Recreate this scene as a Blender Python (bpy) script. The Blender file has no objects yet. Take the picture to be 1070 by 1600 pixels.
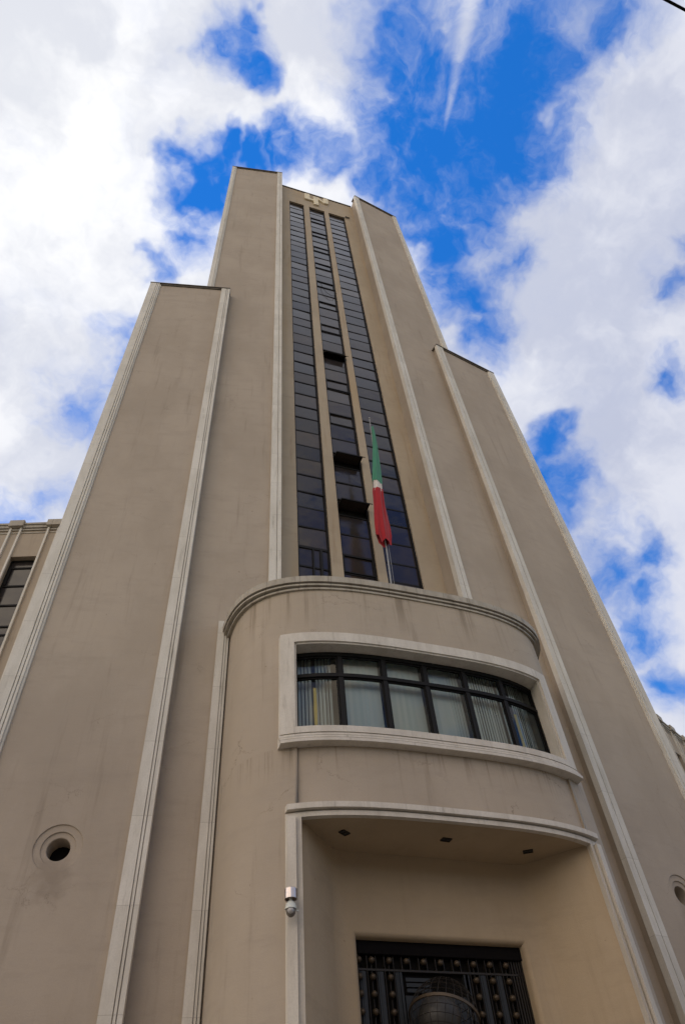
import bpy, math, random
from mathutils import Vector, Matrix
random.seed(7)
R = math.radians
scene = bpy.context.scene
col = scene.collection

# ---------------------------------------------------------------- camera
cam_d = bpy.data.cameras.new('camera'); cam = bpy.data.objects.new('camera', cam_d); col.objects.link(cam)
YAW, PITCH, ROLL, FPX = 0.3842163710491106, 0.8786096653615, -0.10220952042622125, 1100.93
_f = Vector((math.sin(YAW)*math.cos(PITCH), math.cos(YAW)*math.cos(PITCH), math.sin(PITCH)))
_r = Vector((math.cos(YAW), -math.sin(YAW), 0.0)); _u = _r.cross(_f)
_c, _s = math.cos(ROLL), math.sin(ROLL)
_R = _c*_r + _s*_u; _U = -_s*_r + _c*_u
CAM = Vector((-8.8337, -19.1562, 1.6))
m = Matrix((( _R.x, _U.x, -_f.x, CAM.x), (_R.y, _U.y, -_f.y, CAM.y), (_R.z, _U.z, -_f.z, CAM.z), (0, 0, 0, 1)))
cam.matrix_world = m
cam_d.sensor_fit = 'VERTICAL'; cam_d.sensor_height = 36.0; cam_d.sensor_width = 24.0
cam_d.lens = FPX/1600*36.0
cam_d.clip_start = 0.1; cam_d.clip_end = 3000
scene.camera = cam
scene.render.resolution_x = 684; scene.render.resolution_y = 1024

# ---------------------------------------------------------------- light and sky
SUN_EL, SUN_AZ = R(71.0), R(-51.0)          # azimuth from +y towards +x: high, up left behind the tower
scene.view_settings.view_transform = 'Standard'; scene.view_settings.look = 'None'
scene.view_settings.gamma = 1.0; scene.view_settings.exposure = 0.0
w = bpy.data.worlds.new('World'); scene.world = w; w.use_nodes = True
nt = w.node_tree; nt.nodes.clear()
def N(tree, t, **k):
    n = tree.nodes.new(t)
    for a, b in k.items(): setattr(n, a, b)
    return n
def math_n(tree, op, a, b=None, clamp=False):
    n = N(tree, 'ShaderNodeMath', operation=op, use_clamp=clamp)
    for i, v in enumerate((a, b)):
        if v is None: continue
        if isinstance(v, (int, float)): n.inputs[i].default_value = v
        else: tree.links.new(v, n.inputs[i])
    return n.outputs[0]
def maprange(tree, v, a, b, c=0.0, d=1.0, smooth=True):
    n = N(tree, 'ShaderNodeMapRange', interpolation_type='SMOOTHSTEP' if smooth else 'LINEAR')
    tree.links.new(v, n.inputs['Value'])
    for k, x in (('From Min', a), ('From Max', b), ('To Min', c), ('To Max', d)): n.inputs[k].default_value = x
    return n.outputs['Result']
def mixcol(tree, f, a, b, mode='MIX'):
    n = N(tree, 'ShaderNodeMix', data_type='RGBA', blend_type=mode)
    for s, v in ((n.inputs[0], f), (n.inputs[6], a), (n.inputs[7], b)):
        if isinstance(v, (int, float)): s.default_value = v
        elif isinstance(v, tuple): s.default_value = (*v, 1) if len(v) == 3 else v
        else: tree.links.new(v, s)
    return n.outputs[2]
sky = N(nt, 'ShaderNodeTexSky', sky_type='NISHITA'); sky.sun_disc = False
sky.sun_elevation = SUN_EL; sky.sun_rotation = SUN_AZ
sky.air_density = 1.0; sky.dust_density = 0.0; sky.ozone_density = 3.0
hs = N(nt, 'ShaderNodeHueSaturation'); hs.inputs['Saturation'].default_value = 1.36; hs.inputs['Value'].default_value = 1.95; hs.inputs['Hue'].default_value = 0.509
nt.links.new(sky.outputs[0], hs.inputs['Color'])
tc = N(nt, 'ShaderNodeTexCoord'); D = tc.outputs['Generated']
def noise(tree, vec, scale, detail=5, rough=0.55, dist=0.0, dim='3D'):
    n = N(tree, 'ShaderNodeTexNoise', noise_dimensions=dim)
    tree.links.new(vec, n.inputs['Vector'])
    n.inputs['Scale'].default_value = scale; n.inputs['Detail'].default_value = detail
    n.inputs['Roughness'].default_value = rough; n.inputs['Distortion'].default_value = dist
    return n
BLUE=[(0.184, 0.077, 0.98, 0.044), (0.162, 0.038, 0.986, 0.035), (0.184, 0.147, 0.972, 0.043), (0.186, 0.203, 0.961, 0.028), (0.241, 0.121, 0.963, 0.054), (0.256, 0.067, 0.964, 0.048), (0.276, 0.013, 0.961, 0.057), (0.304, -0.021, 0.952, 0.044), (0.285, 0.07, 0.956, 0.052), (0.278, 0.13, 0.952, 0.05), (0.246, 0.178, 0.953, 0.053), (0.228, 0.227, 0.947, 0.036), (0.325, 0.127, 0.937, 0.04), (0.298, 0.183, 0.937, 0.037), (0.275, 0.238, 0.932, 0.032), (0.335, 0.026, 0.942, 0.032), (0.353, -0.026, 0.935, 0.025), (-0.031, 0.111, 0.993, 0.026), (-0.006, 0.134, 0.991, 0.019), (-0.011, 0.083, 0.997, 0.013), (-0.034, 0.261, 0.965, 0.026), (-0.055, 0.257, 0.965, 0.017), (-0.016, 0.234, 0.972, 0.017), (0.059, 0.205, 0.977, 0.024), (0.109, 0.201, 0.974, 0.021), (0.023, 0.226, 0.974, 0.016)]
SMALL=[(0.379, -0.05, 0.924, 0.019), (0.346, 0.084, 0.934, 0.022), (-0.134, 0.547, 0.827, 0.025), (-0.097, 0.477, 0.873, 0.018), (-0.183, 0.663, 0.726, 0.021), (-0.142, 0.649, 0.748, 0.021), (-0.104, 0.591, 0.8, 0.015), (-0.052, 0.374, 0.926, 0.013), (-0.029, 0.323, 0.946, 0.018), (0.321, 0.308, 0.895, 0.029), (0.349, 0.338, 0.874, 0.022), (0.29, 0.28, 0.915, 0.025), (0.259, 0.267, 0.928, 0.021), (0.5, 0.456, 0.737, 0.027), (0.527, 0.467, 0.71, 0.023), (0.468, 0.445, 0.763, 0.017), (0.471, 0.413, 0.78, 0.017), (0.547, 0.176, 0.819, 0.018), (0.581, 0.274, 0.766, 0.014), (0.557, 0.499, 0.663, 0.025), (0.58, 0.506, 0.639, 0.021), (0.619, 0.536, 0.573, 0.02), (0.611, 0.505, 0.61, 0.017), (0.563, 0.46, 0.687, 0.018), (0.365, 0.227, 0.903, 0.018), (0.33, 0.201, 0.922, 0.022), (0.642, 0.571, 0.512, 0.015), (0.557, 0.534, 0.637, 0.016), (0.532, 0.138, 0.836, 0.01), (0.127, 0.123, 0.984, 0.015), (0.601, 0.471, 0.646, 0.018)]
WISP=[(0.091, 0.114, 0.989, 0.029), (0.105, 0.056, 0.993, 0.021), (0.32, 0.253, 0.913, 0.018), (0.338, 0.274, 0.9, 0.02), (0.349, 0.065, 0.935, 0.013)]
wn = noise(nt, D, 9, 4, 0.6)
v1 = N(nt, 'ShaderNodeVectorMath', operation='SUBTRACT'); nt.links.new(wn.outputs['Color'], v1.inputs[0]); v1.inputs[1].default_value = (.5, .5, .5)
v2 = N(nt, 'ShaderNodeVectorMath', operation='SCALE'); nt.links.new(v1.outputs[0], v2.inputs[0]); v2.inputs['Scale'].default_value = 0.12
v3 = N(nt, 'ShaderNodeVectorMath', operation='ADD'); nt.links.new(D, v3.inputs[0]); nt.links.new(v2.outputs[0], v3.inputs[1])
DW = DWW = v3.outputs[0]
def blobs(lst, soft, DW=None):
    DW = DW or DWW
    acc = None
    for (x, y, z, r) in lst:
        d = N(nt, 'ShaderNodeVectorMath', operation='DISTANCE'); nt.links.new(DW, d.inputs[0]); d.inputs[1].default_value = (x, y, z)
        q = math_n(nt, 'DIVIDE', d.outputs['Value'], r)
        acc = q if acc is None else math_n(nt, 'SMOOTH_MIN', acc, q)
        if acc is not q: acc.node.inputs[2].default_value = soft
    return acc                                   # 0 in the middle of a patch, 1 at its rim
gap = maprange(nt, blobs(BLUE, 0.45), 0.75, 2.3, 1.0, 0.0, False)
wisp = maprange(nt, blobs(WISP, 0.2), 0.2, 1.6, 1.0, 0.0)
gs = maprange(nt, blobs(SMALL, 0.5), 0.3, 3.2, 0.80, 0.0, False)
gap = math_n(nt, 'MAXIMUM', gap, gs)
vs = N(nt, 'ShaderNodeVectorMath', operation='SCALE'); nt.links.new(v1.outputs[0], vs.inputs[0]); vs.inputs['Scale'].default_value = 0.012
va = N(nt, 'ShaderNodeVectorMath', operation='ADD'); nt.links.new(D, va.inputs[0]); nt.links.new(vs.outputs[0], va.inputs[1])
# thin trail of cirrus: a wedge along a great-circle arc, narrow at its foot
ta, tb = Vector((0.2404, 0.1321, 0.9617)), Vector((0.2166, -0.017, 0.9761)); td = (tb-ta).normalized()
rel = N(nt, 'ShaderNodeVectorMath', operation='SUBTRACT'); nt.links.new(va.outputs[0], rel.inputs[0]); rel.inputs[1].default_value = ta
al = N(nt, 'ShaderNodeVectorMath', operation='DOT_PRODUCT'); nt.links.new(rel.outputs[0], al.inputs[0]); al.inputs[1].default_value = td
ac = N(nt, 'ShaderNodeVectorMath', operation='CROSS_PRODUCT'); nt.links.new(rel.outputs[0], ac.inputs[0]); ac.inputs[1].default_value = td
aln = N(nt, 'ShaderNodeVectorMath', operation='LENGTH'); nt.links.new(ac.outputs[0], aln.inputs[0])
wid = math_n(nt, 'ADD', math_n(nt, 'MULTIPLY', math_n(nt, 'MAXIMUM', al.outputs['Value'], 0.0), 0.09), 0.0015)
streak = maprange(nt, math_n(nt, 'DIVIDE', aln.outputs['Value'], wid), 0.0, 1.3, 0.72, 0.0)
streak = math_n(nt, 'MULTIPLY', streak, maprange(nt, al.outputs['Value'], -0.002, 0.06))
streak = math_n(nt, 'MULTIPLY', streak, maprange(nt, al.outputs['Value'], 0.12, 0.22, 1.0, 0.0))
# other gaps in the cloud deck, wherever one looks
far = noise(nt, D, 3.6, 5, 0.6)
inner = N(nt, 'ShaderNodeVectorMath', operation='DISTANCE'); nt.links.new(D, inner.inputs[0]); inner.inputs[1].default_value = (0.24, 0.35, 0.90)
outm = maprange(nt, inner.outputs['Value'], 0.75, 0.95)
gap2 = math_n(nt, 'MULTIPLY', maprange(nt, far.outputs['Fac'], 0.45, 0.53), outm)
gap = math_n(nt, 'MAXIMUM', gap, gap2)
n1 = noise(nt, DW, 6.0, 8, 0.56)
n2 = noise(nt, DW, 26.0, 7, 0.62)
fr = math_n(nt, 'ADD', math_n(nt, 'MULTIPLY', n1.outputs['Fac'], 0.74), math_n(nt, 'MULTIPLY', n2.outputs['Fac'], 0.26))
g = math_n(nt, 'ADD', gap, math_n(nt, 'MULTIPLY', math_n(nt, 'MULTIPLY', math_n(nt, 'SUBTRACT', 0.5, fr), 3.2), maprange(nt, gap, 0.0, 0.3, 0.35, 1.0)))
clear = maprange(nt, g, -0.05, 1.12)
n5 = noise(nt, DW, 8.0, 7, 0.6, 0.4)
veil = maprange(nt, n5.outputs['Fac'], 0.48, 0.80, 0.0, 0.5)
clear = math_n(nt, 'MULTIPLY', clear, math_n(nt, 'SUBTRACT', 1.0, veil))
clear = math_n(nt, 'MULTIPLY', clear, math_n(nt, 'SUBTRACT', 1.0, math_n(nt, 'MULTIPLY', streak, maprange(nt, n2.outputs['Fac'], .3, .6, .45, 1.0))))
clear = math_n(nt, 'MULTIPLY', clear, math_n(nt, 'SUBTRACT', 1.0, math_n(nt, 'MULTIPLY', wisp, 0.62)))
sdir = (math.sin(SUN_AZ)*math.cos(SUN_EL), math.cos(SUN_AZ)*math.cos(SUN_EL), math.sin(SUN_EL))
sd = N(nt, 'ShaderNodeVectorMath', operation='DISTANCE'); nt.links.new(D, sd.inputs[0]); sd.inputs[1].default_value = sdir
near = maprange(nt, sd.outputs['Value'], 0.0, 0.85, 1.0, 0.0, False)
cl_dark = mixcol(nt, near, (5.3, 5.7, 7.2), (8.0, 8.2, 8.8))
cl_lite = mixcol(nt, near, (7.6, 7.8, 8.7), (11.0, 11.0, 11.0))
n3 = noise(nt, DW, 5.0, 6, 0.55)
shade = maprange(nt, n3.outputs['Fac'], 0.38, 0.62)
cloud = mixcol(nt, shade, cl_dark, cl_lite)
# unseen deck facing the tower: brightened and warmed as added fill light, mostly left
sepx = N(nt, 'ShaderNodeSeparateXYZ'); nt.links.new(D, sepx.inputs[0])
fill_cloud = mixcol(nt, maprange(nt, sepx.outputs['X'], -0.6, 0.4), (29.0, 23.8, 17.8), (8.0, 7.0, 5.8))
fill_cloud = mixcol(nt, maprange(nt, n3.outputs['Fac'], 0.35, 0.65, 0.45, 0.0), fill_cloud, (6.0, 5.4, 5.0))
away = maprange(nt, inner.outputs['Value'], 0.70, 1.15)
cloud = mixcol(nt, away, cloud, fill_cloud)
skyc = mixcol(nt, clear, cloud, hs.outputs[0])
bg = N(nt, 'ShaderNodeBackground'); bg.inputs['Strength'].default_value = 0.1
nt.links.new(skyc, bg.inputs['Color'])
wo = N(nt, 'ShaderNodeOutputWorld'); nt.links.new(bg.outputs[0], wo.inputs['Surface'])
w.cycles.sampling_method = 'MANUAL'; w.cycles.sample_map_resolution = 512

sun_d = bpy.data.lights.new('sun', 'SUN'); sun_d.energy = 1.2; sun_d.angle = R(10); sun_d.color = (1.0, 0.95, 0.87)
sun = bpy.data.objects.new('sun', sun_d); col.objects.link(sun)
sun.rotation_euler = Vector(sdir).to_track_quat('Z', 'Y').to_euler(); sun.location = (0, 0, 120)

# ---------------------------------------------------------------- helpers
class MB:
    """collects faces; build() links them as one mesh object"""
    def __init__(s): s.v = []; s.f = []; s.m = []; s.mi = 0
    def face(s, pts):
        i = len(s.v); s.v += [tuple(p) for p in pts]; s.f.append(tuple(range(i, i+len(pts)))); s.m.append(s.mi)
    def grid(s, rows, closed=False):
        i = len(s.v); n = len(rows[0])
        for r in rows: s.v += [tuple(p) for p in r]
        for a in range(len(rows)-1):
            for b in range(n if closed else n-1):
                c = (b+1) % n
                s.f.append((i+a*n+b, i+a*n+c, i+(a+1)*n+c, i+(a+1)*n+b)); s.m.append(s.mi)
    def prism(s, poly, z0, z1):
        n = len(poly); i = len(s.v)
        s.v += [(x, y, z0) for x, y in poly] + [(x, y, z1) for x, y in poly]
        for k in range(n):
            j = (k+1) % n; s.f.append((i+k, i+j, i+n+j, i+n+k)); s.m.append(s.mi)
        s.f.append(tuple(i+n-1-k for k in range(n))); s.m.append(s.mi)
        s.f.append(tuple(i+n+k for k in range(n))); s.m.append(s.mi)
    def box(s, x0, x1, y0, y1, z0, z1): s.prism([(x0, y0), (x1, y0), (x1, y1), (x0, y1)], z0, z1)
    def obox(s, o, ax, ay, az, lx, ly, lz):
        o, ax, ay, az = map(Vector, (o, ax, ay, az)); i = len(s.v)
        for z in (lz[0], lz[1]):
            for x, y in ((lx[0], ly[0]), (lx[1], ly[0]), (lx[1], ly[1]), (lx[0], ly[1])): s.v.append(tuple(o+ax*x+ay*y+az*z))
        for q in ((0,1,5,4), (1,2,6,5), (2,3,7,6), (3,0,4,7), (3,2,1,0), (4,5,6,7)): s.f.append(tuple(i+k for k in q)); s.m.append(s.mi)
    def tube(s, path, rad, n=8, caps=True):
        P = [Vector(p) for p in path]; rows = []
        ref = Vector((0, 0, 1)) if abs((P[1]-P[0]).normalized().z) < 0.9 else Vector((1, 0, 0))
        for k, p in enumerate(P):
            t = (P[min(k+1, len(P)-1)]-P[max(k-1, 0)]).normalized()
            a = t.cross(ref).normalized(); b = t.cross(a).normalized()
            r = rad[k] if isinstance(rad, (list, tuple)) else rad
            rows.append([p+(a*math.cos(2*math.pi*j/n)+b*math.sin(2*math.pi*j/n))*r for j in range(n)])
        s.grid(rows, closed=True)
        if caps: s.face(rows[0][::-1]); s.face(rows[-1])
    def lathe(s, prof, c, n=28, axis='z'):
        rows = []
        for r, h in prof:
            rows.append([(c[0]+r*math.cos(2*math.pi*j/n), c[1]+r*math.sin(2*math.pi*j/n), c[2]+h) if axis == 'z' else
                         (c[0]+r*math.cos(2*math.pi*j/n), c[1]+h, c[2]+r*math.sin(2*math.pi*j/n)) for j in range(n)])
        s.grid(rows, closed=True)
    def build(s, name, mats, parent=None, smooth=False, bevel=0, fix=True, label=None):
        import bmesh
        me = bpy.data.meshes.new(name); me.from_pydata(s.v, [], s.f)
        if not isinstance(mats, (list, tuple)): mats = [mats]
        for mm in mats: me.materials.append(mm)
        for p, k in zip(me.polygons, s.m): p.material_index = k
        bm = bmesh.new(); bm.from_mesh(me); bmesh.ops.remove_doubles(bm, verts=bm.verts, dist=0.0004)
        if fix: bmesh.ops.recalc_face_normals(bm, faces=bm.faces)
        bm.to_mesh(me); bm.free()
        if smooth:
            for p in me.polygons: p.use_smooth = True
            me.set_sharp_from_angle(angle=R(32))
        o = bpy.data.objects.new(name, me); col.objects.link(o)
        if parent is not None:
            o.parent = parent
            w0 = world_loc(parent); me.transform(Matrix.Translation(-w0))
        if bevel:
            b = o.modifiers.new('bevel', 'BEVEL'); b.width = bevel; b.segments = 2; b.limit_method = 'ANGLE'; b.angle_limit = R(40)
        if label: o['label'] = label
        return o
def world_loc(o):
    v = Vector((0, 0, 0))
    while o is not None: v += o.location; o = o.parent
    return v
def thing(name, label, cat, loc=(0, 0, 0), group=None):
    o = bpy.data.objects.new(name, None); o.empty_display_size = 0.3; col.objects.link(o); o.location = loc
    o['label'] = label; o['category'] = cat
    if group: o['group'] = group
    return o
def tag(o, label, cat, group=None):
    o['label'] = label; o['category'] = cat
    if group: o['group'] = group
    return o
def structure(o): o['kind'] = 'structure'; return o

# ---------------------------------------------------------------- materials
def mat(name, c, rough=0.8, metal=0.0, spec=0.5):
    m = bpy.data.materials.new(name); m.use_nodes = True
    b = m.node_tree.nodes['Principled BSDF']
    b.inputs['Base Color'].default_value = (*c, 1); b.inputs['Roughness'].default_value = rough; b.inputs['Metallic'].default_value = metal
    b.inputs['Specular IOR Level'].default_value = spec
    return m
def scaled(t, vec, s):
    n = N(t, 'ShaderNodeMapping'); n.inputs['Scale'].default_value = s; t.links.new(vec, n.inputs['Vector']); return n.outputs[0]
def bump(t, h, strength, dist, b):
    n = N(t, 'ShaderNodeBump'); n.inputs['Strength'].default_value = strength; n.inputs['Distance'].default_value = dist
    t.links.new(h, n.inputs['Height']); t.links.new(n.outputs[0], b.inputs['Normal'])
def plaster(name, c1, c2, stain, cracks=0.0, streak=0.25, grain=1.0, warm=None, drips=None, vents=False):
    m = mat(name, c1, 0.9, spec=0.25); t = m.node_tree; b = t.nodes['Principled BSDF']
    g = N(t, 'ShaderNodeNewGeometry').outputs['Position']
    big = noise(t, scaled(t, g, (1, 1, .6)), 0.35, 6, 0.6)
    c = mixcol(t, maprange(t, big.outputs['Fac'], 0.35, 0.65), c1, c2)
    mid = noise(t, scaled(t, g, (.7, .7, 2.6)), 0.8, 8, 0.7)                   # horizontal render bands
    c = mixcol(t, maprange(t, mid.outputs['Fac'], 0.48, 0.72, 0.0, 0.5), c, tuple(x*0.80 for x in c1))
    if warm:
        wm = noise(t, scaled(t, g, (1, 1, .1)), 0.8, 4, 0.55)
        c = mixcol(t, maprange(t, wm.outputs['Fac'], 0.50, 0.75, 0.0, 0.55), c, warm)
    st = noise(t, scaled(t, g, (1, 1, .07)), 3.2, 6, 0.62)                     # rain streaks
    c = mixcol(t, maprange(t, st.outputs['Fac'], 0.55, 0.78, 0.0, streak), c, stain)
    fine = noise(t, g, 38, 4, 0.7)
    c = mixcol(t, maprange(t, fine.outputs['Fac'], 0.3, 0.7, 0.0, 0.14), c, tuple(x*0.6 for x in c1))
    if drips or vents:
        xyz = N(t, 'ShaderNodeSeparateXYZ'); t.links.new(g, xyz.inputs[0])
    if drips:                                                                 # run-off under the cornice and the sill
        dn = noise(t, scaled(t, g, (1, 1, .03)), 2.6, 7, 0.75)
        dm = maprange(t, dn.outputs['Fac'], 0.52, 0.66)
        acc = None
        for zb, zt in drips:
            k = math_n(t, 'MULTIPLY', maprange(t, xyz.outputs['Z'], zb, zt), math_n(t, 'LESS_THAN', xyz.outputs['Z'], zt+.1))
            acc = k if acc is None else math_n(t, 'MAXIMUM', acc, k)
        c = mixcol(t, math_n(t, 'MULTIPLY', math_n(t, 'MULTIPLY', dm, acc), .6), c, stain)
    if vents:                                                                 # soot round and below the round vents
        dx = math_n(t, 'DIVIDE', math_n(t, 'SUBTRACT', math_n(t, 'ABSOLUTE', xyz.outputs['X']), 9.82), .62)
        dz = math_n(t, 'DIVIDE', math_n(t, 'SUBTRACT', xyz.outputs['Z'], 10.05), .95)
        rr = math_n(t, 'SQRT', math_n(t, 'ADD', math_n(t, 'MULTIPLY', dx, dx), math_n(t, 'MULTIPLY', dz, dz)))
        vn = noise(t, g, 3.5, 5, .6)
        vm = maprange(t, math_n(t, 'ADD', rr, math_n(t, 'MULTIPLY', vn.outputs['Fac'], 1.2)), .75, 1.65, 1.0, 0.0)
        c = mixcol(t, math_n(t, 'MULTIPLY', vm, .42), c, stain)
    sp = noise(t, g, 5.5, 2, 0.4)                                             # dirt specks
    c = mixcol(t, maprange(t, sp.outputs['Fac'], 0.775, 0.80, 0.0, 0.55), c, stain)
    h = math_n(t, 'ADD', fine.outputs['Fac'], math_n(t, 'MULTIPLY', mid.outputs['Fac'], 2.0*grain))
    if cracks:
        wv = noise(t, g, 1.6, 6, 0.75)
        a = N(t, 'ShaderNodeVectorMath', operation='SCALE'); t.links.new(wv.outputs['Color'], a.inputs[0]); a.inputs['Scale'].default_value = 0.9
        a2 = N(t, 'ShaderNodeVectorMath', operation='ADD'); t.links.new(g, a2.inputs[0]); t.links.new(a.outputs[0], a2.inputs[1])
        vo = N(t, 'ShaderNodeTexVoronoi', feature='DISTANCE_TO_EDGE'); vo.inputs['Scale'].default_value = 0.42
        t.links.new(scaled(t, a2.outputs[0], (.8, .8, 1.6)), vo.inputs['Vector'])
        ln = maprange(t, vo.outputs['Distance'], 0.0, 0.0045, 1.0, 0.0)
        where = noise(t, g, 0.5, 3, 0.5)
        ln = math_n(t, 'MULTIPLY', ln, maprange(t, where.outputs['Fac'], 0.52, 0.62))
        c = mixcol(t, math_n(t, 'MULTIPLY', ln, cracks), c, tuple(x*0.5 for x in stain))
    t.links.new(c, b.inputs['Base Color'])
    bump(t, h, 0.35, 0.012*grain, b)
    return m
M = {}
M['wall'] = plaster('plaster_wall', (.432, .362, .284), (.380, .316, .245), (.16, .125, .09), cracks=.4, streak=.32, vents=True)
M['drum'] = plaster('plaster_drum', (.452, .380, .296), (.408, .340, .260), (.17, .13, .085), cracks=.9, streak=.40, drips=[(16.2, 18.2), (11.3, 12.3)])
M['recess'] = plaster('plaster_recess', (.480, .375, .250), (.430, .332, .215), (.22, .16, .09), streak=.2)
M['centre'] = plaster('plaster_centre', (.440, .362, .262), (.400, .325, .232), (.24, .15, .07), streak=.5, warm=(.42, .29, .15))
M['wing'] = plaster('plaster_wing', (.420, .345, .260), (.370, .305, .230), (.13, .105, .08), streak=.35)
def stone(name, c1, c2, dark, joint=2.3, jw=0.006):
    m = mat(name, c1, 0.85, spec=0.3); t = m.node_tree; b = t.nodes['Principled BSDF']
    g = N(t, 'ShaderNodeNewGeometry').outputs['Position']
    n1 = noise(t, scaled(t, g, (1.5, 1.5, .35)), 1.4, 7, 0.65)
    c = mixcol(t, maprange(t, n1.outputs['Fac'], 0.35, 0.68), c1, c2)
    n2 = noise(t, scaled(t, g, (1, 1, .12)), 7, 5, 0.65)
    c = mixcol(t, maprange(t, n2.outputs['Fac'], 0.55, 0.8, 0.0, 0.55), c, dark)
    n4 = noise(t, g, 22, 3, 0.6)
    c = mixcol(t, maprange(t, n4.outputs['Fac'], 0.35, 0.7, 0.0, 0.22), c, tuple(x*0.65 for x in c1))
    if joint:
        sx = N(t, 'ShaderNodeSeparateXYZ'); t.links.new(g, sx.inputs[0])
        fz = math_n(t, 'FRACT', math_n(t, 'DIVIDE', sx.outputs['Z'], joint))
        j = math_n(t, 'LESS_THAN', fz, jw)
        c = mixcol(t, math_n(t, 'MULTIPLY', j, 0.45), c, dark)
        idn = N(t, 'ShaderNodeTexWhiteNoise', noise_dimensions='1D'); t.links.new(math_n(t, 'FLOOR', math_n(t, 'DIVIDE', sx.outputs['Z'], joint)), idn.inputs['W'])
        c = mixcol(t, math_n(t, 'MULTIPLY', idn.outputs['Value'], 0.14), c, dark)
    t.links.new(c, b.inputs['Base Color'])
    bump(t, math_n(t, 'ADD', n4.outputs['Fac'], n1.outputs['Fac']), 0.08, 0.003, b)
    return m
M['trim'] = stone('cast_stone_trim', (.690, .650, .570), (.590, .550, .470), (.25, .215, .165))
M['surround'] = stone('cast_stone_surround', (.650, .600, .515), (.550, .500, .420), (.22, .18, .13), joint=0)
M['coping'] = stone('weathered_coping', (.200, .175, .145), (.130, .115, .095), (.06, .05, .042), joint=0)
def stone_joints_x(name, base):
    m = stone(name, (.440, .400, .330), (.350, .312, .250), (.16, .13, .10), joint=0); t = m.node_tree; b = t.nodes['Principled BSDF']
    src = b.inputs['Base Color'].links[0].from_socket
    g = N(t, 'ShaderNodeNewGeometry').outputs['Position']; sx = N(t, 'ShaderNodeSeparateXYZ'); t.links.new(g, sx.inputs[0])
    j = math_n(t, 'LESS_THAN', math_n(t, 'FRACT', math_n(t, 'DIVIDE', sx.outputs['X'], 1.02)), 0.014)
    st = noise(t, scaled(t, g, (1, 1, .2)), 4.0, 5, 0.65)
    c = mixcol(t, maprange(t, st.outputs['Fac'], 0.52, 0.72, 0.0, 0.6), src, (.17, .14, .11))
    t.links.new(mixcol(t, math_n(t, 'MULTIPLY', j, .65), c, (.08, .065, .05)), b.inputs['Base Color'])
    return m
M['cornice'] = stone_joints_x('weathered_cornice', None)
M['emblem'] = stone('emblem_stone', (.78, .69, .50), (.70, .61, .43), (.22, .18, .13), joint=0)
M['black'] = mat('black_paint', (.006, .005, .005), 0.85, spec=.1)
M['frame'] = mat('dark_window_frame', (.009, .008, .007), 0.6, spec=.2)
M['dark'] = mat('dark_interior', (.010, .009, .008), 0.9, spec=.1)
M['bronze'] = mat('dark_bronze', (.026, .021, .016), 0.55, 0.3)
M['stud'] = mat('worn_bronze_stud', (.09, .066, .042), 0.5, 0.5)
M['patina'] = mat('blue_grey_patina', (.022, .026, .029), 0.6, 0.1)
M['steel'] = mat('brushed_steel', (.62, .56, .52), 0.3, 0.95)
M['whiteplastic'] = mat('camera_housing', (.60, .62, .56), 0.4)
M['polemetal'] = mat('flagpole_paint', (.26, .26, .25), 0.45, 0.2)
M['asphalt'] = plaster('asphalt', (.055, .055, .057), (.045, .045, .046), (.03, .03, .03), streak=.1)
M['paving'] = plaster('paving', (.20, .18, .155), (.165, .15, .13), (.15, .13, .11), streak=.1)
M['ground'] = plaster('ground', (.13, .12, .10), (.11, .10, .09), (.1, .09, .08), streak=.1)
def cloth(name, c, vary=.25):
    m = mat(name, c, 0.75, spec=.2); t = m.node_tree; b = t.nodes['Principled BSDF']
    b.inputs['Sheen Weight'].default_value = 0.2
    g = N(t, 'ShaderNodeNewGeometry').outputs['Position']
    n = noise(t, scaled(t, g, (1, 1, .3)), 4, 4, .6)
    t.links.new(mixcol(t, maprange(t, n.outputs['Fac'], .35, .7, 0, vary), c, tuple(x*.55 for x in c)), b.inputs['Base Color'])
    return m
M['green'] = cloth('green_cloth', (.045, .215, .125)); M['white'] = cloth('white_cloth', (.62, .56, .50)); M['red'] = cloth('red_cloth', (.34, .006, .011))
def tint_glass(name):
    m = mat(name, (.02, .018, .018), 0.06, spec=0.6); t = m.node_tree; b = t.nodes['Principled BSDF']
    g = N(t, 'ShaderNodeNewGeometry')
    ri = math_n(t, 'MULTIPLY', g.outputs['Random Per Island'], 1.0)
    c = mixcol(t, ri, (.008, .008, .010), (.055, .042, .032))
    n = noise(t, g.outputs['Position'], 0.5, 4, .6)
    c = mixcol(t, maprange(t, n.outputs['Fac'], .4, .65, 0, .6), c, (.030, .026, .028))
    t.links.new(c, b.inputs['Base Color'])
    d = noise(t, g.outputs['Position'], 1.3, 4, .6)
    t.links.new(maprange(t, d.outputs['Fac'], .3, .7, .05, .22), b.inputs['Roughness'])
    b.inputs['IOR'].default_value = 1.37; b.inputs['Specular Tint'].default_value = (.82, .88, 1.0, 1)
    bump(t, noise(t, g.outputs['Position'], 0.8, 2, .5).outputs['Fac'], .25, .05, b)
    return m
M['tglass'] = tint_glass('smoked_glass')
def clear_glass(name, tint, ior=1.5):
    m = bpy.data.materials.new(name); m.use_nodes = True; t = m.node_tree; t.nodes.clear()
    fr = N(t, 'ShaderNodeFresnel'); fr.inputs['IOR'].default_value = ior
    a = N(t, 'ShaderNodeBsdfTransparent'); a.inputs['Color'].default_value = (*tint, 1)
    g = N(t, 'ShaderNodeBsdfGlossy'); g.inputs['Roughness'].default_value = .03
    mx = N(t, 'ShaderNodeMixShader'); o = N(t, 'ShaderNodeOutputMaterial')
    t.links.new(fr.outputs[0], mx.inputs[0]); t.links.new(a.outputs[0], mx.inputs[1]); t.links.new(g.outputs[0], mx.inputs[2]); t.links.new(mx.outputs[0], o.inputs[0])
    return m
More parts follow.
